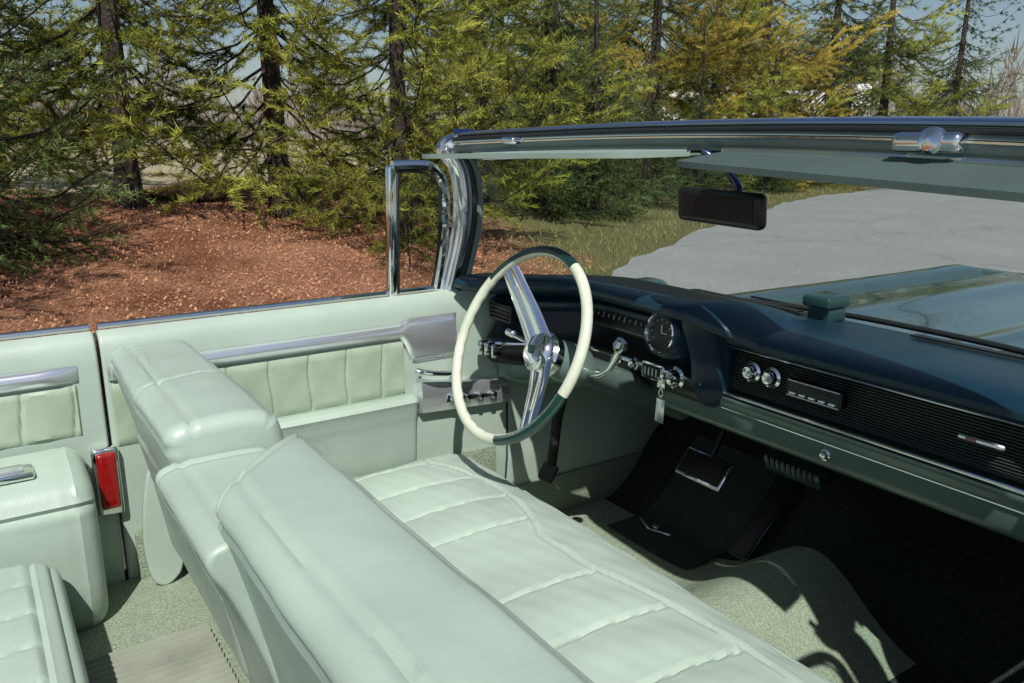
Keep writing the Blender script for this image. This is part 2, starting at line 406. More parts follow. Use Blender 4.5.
cpf=[(.285,.50),(.25,.70),(.200,.86),(.172,.905),(.172,.928),(.195,.938),(.30,.938),(.335,.932),(.36,.85),(.38,.6)]
add('centre_armrest',[swept(cpf,-.150,.137,.008,.007,.007,lambda x,z,y:(seam(x-.208,.0036,.005,.0015) if z>.915 else 0)+seam(y-.116,.0036,.005,.001))],[VINYL],seat,angle=60)
fl=[(.30,.74),(.245,.74),(.225,.66),(.215,.56),(.225,.47),(.26,.455),(.30,.50)]
add('seat_side_flap',[swept(fl,.672,.688,.006,.008,.006,None,2)],[VINYL],seat,angle=60)
add('seat_base',[box((.62,-.04,.40),(.50,1.15,.16),.02)],[CARPET_SHADE],seat)

# ---- rear seat
rs=empty('rear_seat',(0,0,0),car)
rprof=[(-.70,.48),(-.70,.62),(-.5,.645),(-.1,.665),(.03,.660),(.06,.63),(.065,.55),(.04,.47)]
def rc(x,z,y):
    if z<.56: return 0
    d=0
    for k in range(12):
        s=.44-.10*k
        d+=seam(y-s-.02*math.sin(x*12),.0038,.006,.001)*(1 if x<.012 else 0)
        if s-.10<y<s and x<.012: d+=.004*math.sin(math.pi*(s-y)/.10)
    d+=seam(x-.012,.0038,.006)
    d+=seam(x-.045,.004,.005)*(1 if z>.6 else 0)
    return d
add('seat_cushion',[swept(rprof,-.72,.545,.035,.007,.008,rc)],[VINYL],rs,angle=60)
add('seat_backrest',[swept([(-.72,.55),(-.70,.75),(-.78,.98),(-.86,1.0),(-.95,.97),(-.95,.5)],-.72,.66,.05,.02,.03)],[VINYL],rs,angle=60)

# ---- dashboard
def dsh(y):
    return (-.20*sstep(.50,.73,y)-.12*sstep(.50,.75,-y),0)
dpad=[(1.70,.93),(1.70,.965),(1.50,.985),(1.36,.993),(1.30,.987),(1.278,.972),(1.290,.955),(1.335,.945),(1.36,.91)]
dash=add('dashboard',[swept(dpad,-.775,.725,.01,.012,.02,None,2,dsh)],[DASH],car)
face=[(1.325,.955),(1.314,.90),(1.308,.852),(1.36,.85),(1.37,.95)]
add('grille_panel',[swept(face,-.77,.135,.004,.008,.04,None,1,dsh)],[GRILLE],dash)
add('lower_panel',[swept([(1.300,.842),(1.298,.834),(1.308,.815),(1.311,.785),(1.316,.762),(1.34,.748),(1.42,.748),(1.45,.76),(1.40,.842)],-.77,.725,.006,.006,.02,None,1,dsh)],[RAIL],dash)
ys=np.linspace(-.76,.14,30)
add('trim_strip',[tube([(1.300+dsh(y)[0],y,.849) for y in ys],.0036,8),tube([(1.309+dsh(y)[0],y,.948) for y in ys],.0018,8),tube([(1.307+dsh(y)[0],y,.812) for y in ys],.0018,6)],[CHROME],dash)
ys=np.linspace(.15,.72,24)
add('trim_strip',[tube([(1.262+dsh(y)[0],y,.868) for y in ys],.006,8)],[CHROME],dash)
hoodp=[(1.62,.955),(1.50,1.003),(1.38,1.035),(1.27,1.047),(1.195,1.045),(1.178,1.030),(1.188,1.014),(1.24,.998),(1.32,.985),(1.38,.95)]
def hsh(y):
    t=1-sstep(.0,.165,y)
    return (dsh(y)[0]+.110*t,-.062*t)
bn=add('instrument_binnacle',[swept(hoodp,-.03,.725,.010,.009,.008,None,3,hsh)],[DASH],dash)
cheek=[(1.50,.965),(1.44,1.00),(1.36,1.022),(1.27,1.034),(1.205,1.028),(1.205,1.0),(1.226,.955),(1.244,.91),(1.244,.875),(1.254,.845),(1.28,.81),(1.34,.79),(1.42,.83)]
def chw(x,y,z):
    return (x+ max(0,.160-y)*1.1,y,z)
add('binnacle_cheek',[swept(cheek,.110,.172,.014,.010,.005,None,3,warp=chw)],[DASH],bn)
fplate=[(1.345,1.01),(1.325,.95),(1.29,.89),(1.262,.872),(1.262,.84),(1.30,.80),(1.40,.80),(1.40,1.0)]
add('instrument_face',[swept(fplate,.168,.72,.004,.012,.03,None,1,dsh)],[BLACK],bn)
g=add('speedometer',[box((1.305,.45,.945),(.02,.24,.062),.01,3,rotY(20))],[DASHM],bn)
add('gauge_glass',[box((1.297,.45,.946),(.012,.215,.044),.006,2,rotY(20))],[BLACK],g)
add('gauge_marks',[box((1.2905,.355+.0195*i,.950),(.002,.002,.008 if i%2 else .013),0,1,rotY(20)) for i in range(11)]+[box((1.2905,.45,.934),(.002,.2,.001),0,1,rotY(20))],[WPALE],g)
add('speedometer_trim',[tube([(1.293,.325,.972),(1.293,.575,.972),(1.312,.575,.918),(1.312,.325,.918)],.0022,6,True,up=(1,0,0))],[BRUSH],g)
ck=add('dash_clock',[lathe((1.28,.225,.962),(-1,0,.12),[(.060,-.02),(.056,.052),(.050,.072),(.044,.078),(.037,.060)],32)],[DASH],bn)
add('clock_bezel',[lathe((1.2105,.225,.9702),(-1,0,.12),[(.044,-.004),(.044,.006),(.041,.009),(.038,.004),(.037,-.006)],32)],[CHROME],ck)
add('clock_dial',[lathe((1.2160,.225,.9697),(-1,0,.12),[(.038,0),(.038,.002),(.001,.002)],28)],[BLACK],ck)
hands=[]
for i in range(12):
    an=i*math.pi/6; hands.append(box((1.2120,.225+.029*math.sin(an),.970+.029*math.cos(an)),(.0015,.0022,.0022),0,1))
hands+= [box((1.2120,.225,.978),(.0015,.002,.018),0),box((1.2115,.217,.970),(.0015,.016,.002),0)]
add('clock_hands',hands,[WPALE],ck)
KN=[(.030,0),(.030,.006),(.022,.010),(.019,.022),(.016,.028),(.001,.03)]
def knob(o,k=1.0,name='knob',par=dash,ax=(-1,0,.1)): return add(name,[lathe(o,ax,[(a*k,h*k) for a,h in KN],24)],[CHROME],par)
ig=knob((1.262,.222,.862),.85,'ignition_switch',bn)
key=add('car_key',[box((1.228,.222,.862),(.03,.003,.012),.001,1),box((1.215,.222,.858),(.004,.024,.024),.002,2),tube(cr([(1.215,.222,.846),(1.213,.226,.835),(1.215,.222,.826),(1.217,.218,.835)],5,True),.0012,6,True)],[CHROME],ig)
add('key_fob',[box((1.215,.222,.795),(.004,.026,.055),.003,2,rotX(4))],[BRUSH],key)
add('switch_plate',[box((1.255,.29,.862),(.012,.07,.042),.005,2)],[CHROME],bn)
add('switch_face',[box((1.2485,.29,.862),(.004,.056,.03),.002,1)],[BLACK],bn)
add('switch_marks',[box((1.2460,.272+.012*i,.862),(.001,.004,.018),0,1) for i in range(4)],[WPALE],bn)
for y in (.36,.42,.62): knob((1.262+dsh(y)[0],y,.862),.5,'knob',bn)
for y in (.055,.005): knob((1.310,y,.908),.72)
rd=add('radio',[box((1.304,-.100,.905),(.016,.125,.032),.004,2)],[BLACK],dash)
add('radio_trim',[tube([(1.2955,-.042,.920),(1.2955,-.158,.920),(1.2955,-.158,.890),(1.2955,-.042,.890)],.0014,6,True,up=(1,0,0))],[CHROME],rd)
for i in range(5): add('radio_button',[box((1.2945,-.144+.022*i,.896),(.008,.016,.006),.002,1)],[BRUSH],rd)
add('dash_badge',[box((1.303,-.41,.906),(.006,.075,.009),.003,1)],[BRUSH],dash)
add('badge_enamel',[box((1.2995,-.395,.906),(.002,.016,.005),.0,1)],[RED],dash)
knob((1.310,-.13,.788),.38)
hv=add('heater_vent',[box((1.47,.045,.665),(.05,.15,.045),.008,2,rotY(-20))],[DASHM],dash)
add('vent_louvre',[box((1.443,-.012+.0145*i,.668),(.006,.008,.030),.001,1,rotY(-20)) for i in range(9)],[BLACK],hv)
add('side_vent',[box((1.085,.655,.955),(.02,.10,.045),.005,2),]+[box((1.073,.655,.940+.01*i),(.006,.085,.003),0) for i in range(4)],[BLACK],bn)
for i in range(3): add('lever_switch',[box((1.055,.700-.032*i,.862),(.03,.010,.032),.004,2)],[CHROME],bn)
for yy,ww in ((-.32,.42),(.34,.34)): add('defroster_slot',[box((1.60,yy,.981),(.03,ww,.004),.001,1,rotY(5))],[BLACK],dash)
sp=add('headlight_sensor',[box((1.60,.10,.990),(.062,.060,.034),.006,3),box((1.595,.10,1.020),(.080,.072,.026),.006,3)],[DASHM],dash)
add('sensor_lens',[lathe((1.634,.10,1.020),(1,0,0),[(.010,0),(.010,.004),(.001,.007)],16)],[CHROME],sp)
bp_=add('brake_pedal',[box((1.50,.345,.548),(.012,.155,.080),.010,3,rotY(40))],[CHROME],car)
add('pedal_arm',[tube([(1.52,.345,.56),(1.60,.345,.70),(1.62,.345,.78)],.009,8)],[BLACK],bp_)
add('pedal_pad',[box((1.4935,.345,.5535),(.006,.138,.063),.003,2,rotY(40))]+[box((1.4905-.0115*(i-2)*-.84,.345,.5560+.0117*(i-2)),(.004,.12,.003),0,1,rotY(40)) for i in range(5)],[RUBBER],bp_)
ac=add('accelerator_pedal',[box((1.575,.205,.455),(.25,.056,.014),.006,2,rotY(-42))],[RUBBER],car)
add('pedal_edge',[box((1.575,.205,.4535),(.256,.062,.006),.002,1,rotY(-42))],[DASHM],ac)
add('parking_brake_pedal',[box((1.22,.64,.50),(.012,.06,.05),.006,2,rotY(30)),tube([(1.23,.64,.52),(1.25,.64,.66),(1.30,.64,.80)],.014,8)],[RUBBER],car)

# ---- steering wheel
th=rad(25); Wc=Vector((.935,.37,.955)); nrm=Vector((-math.cos(th),0,math.sin(th))); up=Vector((math.sin(th),0,math.cos(th))); yv=Vector((0,1,0))
Rw=.207
sw=empty('steering_wheel',(0,0,0),car)
seg=144;cs=14;V=[];F=[];MI=[]
for i in range(seg):
    ph=2*math.pi*i/seg; rd_=yv*math.cos(ph)+up*math.sin(ph)
    for k in range(cs):
        a=2*math.pi*k/cs; rr=.0118*(1+ (.07*math.sin(ph*36) if math.cos(a)<0 and math.sin(a)<.3 else 0))
        V.append(Wc+rd_*(Rw+math.cos(a)*rr)+nrm*math.sin(a)*rr*.95)
for i in range(seg):
    d=math.degrees(2*math.pi*i/seg); dk=(34<d<116) or (196<d<254)
    for k in range(cs):
        j=(i+1)%seg;l=(k+1)%cs; F.append([i*cs+k,i*cs+l,j*cs+l,j*cs+k]); 
        a=(k+.5)/cs*2*math.pi
        MI.append(1 if (dk and not (2.1<a<4.2)) else 0)
add('rim',[(V,F,MI)],[WPALE,WGREEN],sw)
H=Wc-nrm*.075
for a in (50,230):
    rr=yv*math.cos(rad(a))+up*math.sin(rad(a)); sd=nrm.cross(rr)
    pts=[H+rr*.02+nrm*.004,H+rr*.08+nrm*.022,H+rr*.14+nrm*.046,Wc+rr*(Rw-.006)-nrm*.004]
    V=[];F=[];P=cr(pts,6); m=len(P)
    for i,p in enumerate(P):
        t=i/(m-1); w=.037-.013*t
        for q,(sx_,nx_) in enumerate([(-1,.1),(-.8,.6),(-.25,.7),(0,.35),(.25,.7),(.8,.6),(1,.1),(.7,-.5),(-.7,-.5)]): V.append(p+sd*w*sx_+nrm*.010*nx_)
    for i in range(m-1):
        for q in range(9): l=(q+1)%9; F.append([i*9+q,i*9+l,(i+1)*9+l,(i+1)*9+q])
    F.append(list(range(9))); F.append([(m-1)*9+q for q in range(9)])
    add('spoke',[(V,F)],[CHROME],sw,angle=50)
hub=add('hub',[lathe(H-nrm*.03,nrm,[(.034,0),(.048,.01),(.049,.028),(.042,.036),(.044,.044),(.035,.05),(.032,.058),(.014,.062),(.001,.063)],36)],[CHROME],sw)
add('hub_emblem',[lathe(H+nrm*.0335,nrm,[(.010,0),(.009,.003),(.001,.004)],20)],[WGREEN],hub)
col=add('steering_column',[lathe(H-nrm*.03,-nrm,[(.038,0),(.046,.02),(.046,.08),(.034,.10),(.034,.45)],28)],[RAIL],car)
add('gear_lever',[tube(cr([(1.10,.345,.875),(1.10,.30,.878),(1.10,.262,.900),(1.10,.235,.945)],6),[.010]*8+[.0075]*11,10),lathe((1.10,.2365,.940),(0,-.4,.9),[(.004,0),(.013,.008),(.017,.020),(.012,.032),(.001,.036)],18)],[CHROME],col)
add('indicator_stalk',[tube([H-nrm*.05,H-nrm*.045+Vector((0,.08,.012)),H-nrm*.03+Vector((0,.15,.02))],.006,8),lathe(H-nrm*.03+Vector((0,.145,.02)),(0,1,.1),[(.005,0),(.010,.006),(.010,.03),(.001,.034)],14)],[CHROME],col)

# ---- windshield frame
def hx(y): c=(y+.02)/.78; return .985+.13*(1-c*c)
def hz(y): c=(y+.02)/.78; return 1.350+.020*(1-c*c)
HY=np.linspace(-.80,.76,41)
def hsweep(prof,it=1,step=.008):
    return swept(prof,-.815,.775,.018,step,.035,None,it,lambda y:(hx(y),hz(y)))
wf=empty('windshield_frame',(0,0,0),car)
add('header_rail',[hsweep([(.0,-.004),(.002,.020),(.02,.026),(.09,.028),(.10,.0),(.09,-.016),(.03,-.016)])],[HEADG],wf)
add('header_cap',[hsweep([(.024,.0285),(.05,.040),(.10,.040),(.128,.02),(.123,-.018),(.104,-.018),(.104,.028),(.09,.0295)])],[PAINTB],wf)
add('header_moulding',[tube([(hx(y)+.016,y,hz(y)+.029) for y in HY],.004,8),tube([(hx(y)+.000,y,hz(y)+.008) for y in HY],.003,6),tube([(hx(y)+.112,y,hz(y)-.022) for y in HY],.007,8)],[CHROME],wf)
add('header_seal',[tube([(hx(y)+.003,y,hz(y)+.021) for y in HY],.0035,6)],[RUBBER],wf)
def ap(s):
    M=(lambda g:g) if s>0 else mir
    c=cr([(1.008,.79,.965),(1.034,.785,1.06),(1.054,.778,1.15),(1.056,.771,1.23),(1.040,.763,1.30),(1.005,.752,1.345),(.998,.735,1.358)],6)
    n=len(c)
    add('pillar',[M(tube(c,[.034]*n,14,flat=.62,up=(1,0,0)))],[CHROME],wf)
    add('pillar_seal',[M(tube([p+Vector((.034,-.006,0)) for p in c],.008,8)),M(tube([p+Vector((.008,-.024,0)) for p in c],.0045,8))],[RUBBER],wf)
    add('pillar_moulding',[M(tube([p+Vector((-.020,-.020,0)) for p in c],.007,8)),M(tube([p+Vector((-.036,-.004,0)) for p in c[:-8]],.007,8))],[BRUSH],wf)
    add('pillar_trim',[M(tube([p+Vector((.024,-.018,0)) for p in c],.009,10,flat=1.2,up=(1,0,0)))],[HEADG],wf)
    add('pillar_cap',[M(lathe((1.0,.765,1.356),(-.5,.2,.8),[(.030,-.02),(.036,-.006),(.034,.010),(.020,.020),(.001,.024)],20))],[CHROME],wf)
ap(1);ap(-1)
def wbase(y):
    c=min(.9999,abs((y+.02)/.80)); return 1.04+.70*(1-c**2.6)**(1/1.9)
def glassf(u,v):
    s=-1+2*v; s=math.sin(s*math.pi/2)
    yb=-.02+.798*s; yt=-.02+.775*s
    B=Vector((wbase(yb),yb,.958)); T=Vector((hx(yt)+.09,yt,hz(yt)-.015))
    if abs(s)>.9: T.x-=(abs(s)-.9)/.1*.05
    p=B.lerp(T,u); p.x+=.045*math.sin(math.pi*u)*(1-.3*abs(s)); p.y+=s*.008*math.sin(math.pi*u); return p
add('windshield_glass',[surf(glassf,16,80)],[GLASS],wf)
bl=[glassf(0,v/80)+Vector((0,0,.004)) for v in range(81)]
add('glass_seal',[tube(bl,.007,8)],[RUBBER],wf)
def visor(y0,y1,x0_,x1_,z0_,z1_,m_,lab,th_=.010):
    def f(u,v):
        y=y0+(y1-y0)*v; X=hx(y)-.002; Z=hz(y)-.016; xr=x0_+(x1_-x0_)*v; zr=z0_+(z1_-z0_)*v
        e=1-.12*(abs(2*v-1)**10)
        return Vector((X+(xr-X)*u*e, y, Z+(zr-Z)*u))
    V,F=surf(f,6,24); n=len(V); V2=[v+Vector((0,0,-th_)) for v in V]
    G=[(V+V2,F+[[i+n for i in q][::-1] for q in F])]
    idx=[i*25+0 for i in range(7)],[i*25+24 for i in range(7)],[0*25+j for j in range(25)],[6*25+j for j in range(25)]
    for e in idx:
        for a,b in zip(e,e[1:]): G[0][1].append([a,b,b+n,a+n])
    o=add('sun_visor',G,[m_],wf,angle=45,label=lab)
    add('visor_rod',[tube([f(.03,v/10)+Vector((0,0,.002)) for v in range(11)],.005,8)],[CHROME],o)
visor(.07,.66,.955,.855,1.352,1.340,VISP,'pale green sun visor folded flat'); visor(-.68,-.01,.955,.985,1.316,1.340,GREYG,'dark grey-green sun visor angled slightly down')
ly=-.40
lt=add('top_latch',[box((hx(ly)-.010,ly,hz(ly)+.006),(.040,.095,.026),.010,4),lathe((hx(ly)-.022,ly-.01,hz(ly)+.008),(-1,0,.3),[(.018,0),(.016,.010),(.001,.016)],18)],[CHROME],wf)
add('top_latch',[box((hx(.55)-.004,.55,hz(.55)+.010),(.03,.05,.016),.006,3)],[CHROME],wf)
mr=add('mirror',[box((1.115,-.005,1.257),(.026,.222,.062),.022,6,rotZ(-8)@rotY(-4))],[BLACK],wf)
add('mirror_glass',[box((1.1010,-.007,1.257),(.002,.192,.042),.0008,1,rotZ(-8)@rotY(-4))],[MIRG],mr)
add('mirror_arm',[tube(cr([(1.135,-.030,1.275),(1.137,-.022,1.296),(1.128,-.002,1.322),(1.112,.022,1.345),(1.105,.034,1.352)],5),.0075,10)],[PAINTB],mr)
for y0,y1 in ((.50,.02),(-.05,-.55)):
    w=add('wiper',[tube([(1.80,y0,.915),(1.750,(y0+y1)/2,.960),(1.738,y1+.1,.966)],.0038,6)],[BRUSH],car)
    add('wiper_blade',[tube([(1.748,y0-.06,.957),(1.752,y1,.957)],.003,6)],[BLACK],w)

# ------------------------------------------------------------------ GROUND
EX=np.array([-600,-60,-8,0,4,7,11.2,16,23.4,28,34,40,46]); EY=np.array([2,2,3.0,3.4,4.3,6.4,8.8,11.0,12.7,11.6,7,-3,-20])
def edge(x): return np.interp(x,EX,EY)
def dist_edge(x,y):
    D=np.full(x.shape,1e9)
    for i in range(len(EX)-1):
        ax,ay,bx,by=EX[i],EY[i],EX[i+1],EY[i+1]; dx,dy=bx-ax,by-ay
        t=np.clip(((x-ax)*dx+(y-ay)*dy)/(dx*dx+dy*dy),0,1)
        D=np.minimum(D,np.hypot(x-ax-t*dx,y-ay-t*dy))
    inside=(y<edge(x))&(x<46)
    return np.where(inside,-D,D)
def ss(a,b,x):
    t=np.clip((x-a)/(b-a),0,1); return t*t*(3-2*t)
def height(x,y):
    d=dist_edge(x,y); left=1-ss(6,14,x)*.75
    h=.62*ss(.4,6.0,d)*left
    h=h+ss(1,4,d)*(.05*np.sin(x*1.3+y*.7)+.04*np.sin(x*2.9-y*2.1))*1.0
    return h,d
def gh(x,y):
    h,d=height(np.array([float(x)]),np.array([float(y)])); return float(h[0])
gx=np.concatenate([[-600,-300,-120,-60,-35],np.arange(-20,50,.3),[60,90,150,250,450,700]])
gy=np.concatenate([[-600,-300,-120,-50,-20],np.arange(-6,38,.3),[45,60,90,150,300,700]])
X,Y=np.meshgrid(gx,gy,indexing='ij'); Z,D=height(X,Y)
Z=Z+ss(1,2,D)*rng.normal(0,.018,Z.shape)*(np.abs(X)<50)
nx,ny=X.shape
me=bpy.data.meshes.new('ground'); Vv=np.stack([X,Y,Z],-1).reshape(-1,3)
ii,jj=np.meshgrid(np.arange(nx-1),np.arange(ny-1),indexing='ij'); k=(ii*ny+jj).ravel()
Fq=np.stack([k,k+ny,k+ny+1,k+1],-1)
me.from_pydata(Vv.tolist(),[],Fq.tolist())
me.polygons.foreach_set('use_smooth',[True]*len(me.polygons))
mul=(ss(.0,.5,D+.2*np.sin(X*1.7)+.1*np.sin(Y*3))*(1-ss(4.0,7.0,X-.35*(Y-6)))*(1-ss(6.5,8.5,D)))
at=me.color_attributes.new('zone','FLOAT_COLOR','POINT'); cc=np.zeros((nx*ny,4)); cc[:,0]=mul.ravel(); cc[:,1]=ss(6,9,D).ravel(); cc[:,3]=1
at.data.foreach_set('color',cc.ravel())
gr=bpy.data.objects.new('ground',me); COL.objects.link(gr); gr['kind']='structure'
def ground_mat():
    m,t,b=nt('ground_mulch_grass')
    a=N(t,'ShaderNodeAttribute',attribute_name='zone'); s=N(t,'ShaderNodeSeparateColor'); L(t,a.outputs['Color'],s.inputs[0])
    n1=noise(t,34,6,.75); v=N(t,'ShaderNodeTexVoronoi'); v.inputs['Scale'].default_value=60; tc=t.nodes['TC']; 
    mp=N(t,'ShaderNodeMapping'); mp.inputs['Scale'].default_value=(1,1.8,1); L(t,tc.outputs['Object'],mp.inputs['Vector']); L(t,mp.outputs[0],v.inputs['Vector'])
    vr=ramp(t,v.outputs['Color'],[(.1,(.21,.095,.052)),(.45,(.50,.235,.130)),(.75,(.60,.32,.19)),(.95,(.72,.50,.34))])
    nr=ramp(t,n1.outputs['Fac'],[(.33,(.35,.29,.26)),(.6,(1,1,1))])
    mm=N(t,'ShaderNodeMix',data_type='RGBA',blend_type='MULTIPLY'); mm.inputs[0].default_value=1; L(t,vr.outputs[0],mm.inputs[6]); L(t,nr.outputs[0],mm.inputs[7])
    n5=noise(t,1.1,5,.65); pr=ramp(t,n5.outputs['Fac'],[(.38,(.55,.48,.45)),(.6,(1,1,1))])
    m5=N(t,'ShaderNodeMix',data_type='RGBA',blend_type='MULTIPLY'); m5.inputs[0].default_value=1; L(t,mm.outputs[2],m5.inputs[6]); L(t,pr.outputs[0],m5.inputs[7])
    g1=noise(t,35,6,.7)
    gr1=ramp(t,g1.outputs['Fac'],[(.3,(.06,.06,.022)),(.5,(.16,.15,.06)),(.7,(.32,.27,.14))])
    gr2=ramp(t,g1.outputs['Fac'],[(.3,(.26,.22,.13)),(.7,(.58,.51,.34))])
    mg=N(t,'ShaderNodeMix',data_type='RGBA'); L(t,s.outputs[1],mg.inputs[0]); L(t,gr1.outputs[0],mg.inputs[6]); L(t,gr2.outputs[0],mg.inputs[7])
    g3=noise(t,1.6,6,.65); ma=N(t,'ShaderNodeMath',operation='MULTIPLY_ADD'); ma.inputs[1].default_value=1.1; ma.inputs[2].default_value=-.54; L(t,g3.outputs['Fac'],ma.inputs[0])
    sb=N(t,'ShaderNodeMath',operation='SUBTRACT'); L(t,s.outputs[0],sb.inputs[0]); L(t,ma.outputs[0],sb.inputs[1]); 
    rr=N(t,'ShaderNodeMapRange'); rr.inputs['From Min'].default_value=.4; rr.inputs['From Max'].default_value=.75; L(t,sb.outputs[0],rr.inputs['Value'])
    mx=N(t,'ShaderNodeMix',data_type='RGBA'); L(t,rr.outputs[0],mx.inputs[0]); L(t,mg.outputs[2],mx.inputs[6]); L(t,m5.outputs[2],mx.inputs[7])
    L(t,mx.outputs[2],b.inputs['Base Color']); b.inputs['Roughness'].default_value=.95; b.inputs['Specular IOR Level'].default_value=.15
    bp=N(t,'ShaderNodeBump'); bp.inputs['Strength'].default_value=.6; bp.inputs['Distance'].default_value=.02; L(t,v.outputs['Distance'],bp.inputs['Height'])
    bp2=N(t,'ShaderNodeBump'); bp2.inputs['Strength'].default_value=.7; bp2.inputs['Distance'].default_value=.05; L(t,n1.outputs['Fac'],bp2.inputs['Height']); L(t,bp.outputs[0],bp2.inputs['Normal']); L(t,bp2.outputs[0],b.inputs['Normal'])
    return m
me.materials.append(ground_mat())
def asphalt():
    m,t,b=nt('asphalt')
    n1=noise(t,45,6,.85); n2=noise(t,.8,5,.6); v=N(t,'ShaderNodeTexVoronoi',feature='DISTANCE_TO_EDGE'); v.inputs['Scale'].default_value=.5
    nn=noise(t,1.5,6,.7); ad=N(t,'ShaderNodeMix',data_type='VECTOR'); ad.inputs[0].default_value=.5; L(t,t.nodes['TC'].outputs['Object'],ad.inputs[4]); L(t,nn.outputs['Color'],ad.inputs[5]); L(t,ad.outputs[1],v.inputs['Vector'])
    r=ramp(t,n1.outputs['Fac'],[(.32,(.16,.16,.158)),(.68,(.40,.398,.39))])
    r2=ramp(t,n2.outputs['Fac'],[(.3,(.85,.85,.85)),(.7,(1,1,1))]); r3=ramp(t,v.outputs['Distance'],[(0,(.72,.72,.72)),(.008,(1,1,1))])
    m1=N(t,'ShaderNodeMix',data_type='RGBA',blend_type='MULTIPLY'); m1.inputs[0].default_value=1; L(t,r.outputs[0],m1.inputs[6]); L(t,r2.outputs[0],m1.inputs[7])
    m2=N(t,'ShaderNodeMix',data_type='RGBA',blend_type='MULTIPLY'); m2.inputs[0].default_value=1; L(t,m1.outputs[2],m2.inputs[6]); L(t,r3.outputs[0],m2.inputs[7])
    L(t,m2.outputs[2],b.inputs['Base Color']); b.inputs['Roughness'].default_value=.85
    bp=N(t,'ShaderNodeBump'); bp.inputs['Strength'].default_value=.5; bp.inputs['Distance'].default_value=.01; L(t,n1.outputs['Fac'],bp.inputs['Height']); L(t,bp.outputs[0],b.inputs['Normal'])
    return m
xs=np.concatenate([[-60,-40],np.arange(-20,45.6,.4)]); V=[];F=[]
for x in xs:
    e=float(edge(x)); w=.08*math.sin(x*2.3)+.05*math.sin(x*7.1)
    V+=[(x,-45,.004),(x,-2,.006),(x,e+w,.008)]
for i in range(len(xs)-1):
    a=i*3; F+=[[a,a+3,a+4,a+1],[a+1,a+4,a+5,a+2]]
rdo=add('road',[(V,F)],[asphalt()]); rdo['kind']='structure'

def stuff(name,n,xr,yr,dr,size,matn,label,cat,blade):
    x=rng.uniform(*xr,n); y=rng.uniform(*yr,n); h,d=height(x,y); k=(d>dr[0])&(d<dr[1]); x,y,h=x[k],y[k],h[k]; n=len(x)
    s=rng.uniform(.4,1,n)*size
    if blade:
        a=rng.uniform(0,6.28,n); dx=np.cos(a)*s*.10; dy=np.sin(a)*s*.10; lx=rng.normal(0,.35,n)*s; ly=rng.normal(0,.35,n)*s
        A=np.stack([x-dx,y-dy,h],-1);B=np.stack([x+dx,y+dy,h],-1);C=np.stack([x+lx,y+ly,h+s],-1)
    else:
        a=rng.uniform(0,6.28,n); z=h+.010
        A=np.stack([x,y,z],-1);B=np.stack([x+np.cos(a)*s,y+np.sin(a)*s,z+rng.uniform(0,.02,n)],-1);C=np.stack([x+np.cos(a+.25)*s*.7,y+np.sin(a+.25)*s*.7,z+rng.uniform(0,.03,n)],-1)
    V=np.stack([A,B,C],1).reshape(-1,3); m=bpy.data.meshes.new(name); m.from_pydata(V.tolist(),[],np.arange(3*n).reshape(-1,3).tolist()); m.materials.append(matn)
    o=bpy.data.objects.new(name,m); COL.objects.link(o); o['kind']='stuff'; o['label']=label; o['category']=cat
stuff('wood_chips',70000,(-6,6),(3.5,13),(.3,8),.034,mat('wood_chip',(.54,.28,.165),.9,var=.6,vscale=14),'loose reddish wood chips covering the planting bed','mulch',False)
stuff('grass',42000,(5,30),(5,20),(.05,2.6),.09,mat('dry_grass',(.26,.24,.10),.9,var=.5,vscale=6),'patchy dry grass along the edge of the road','grass',True)

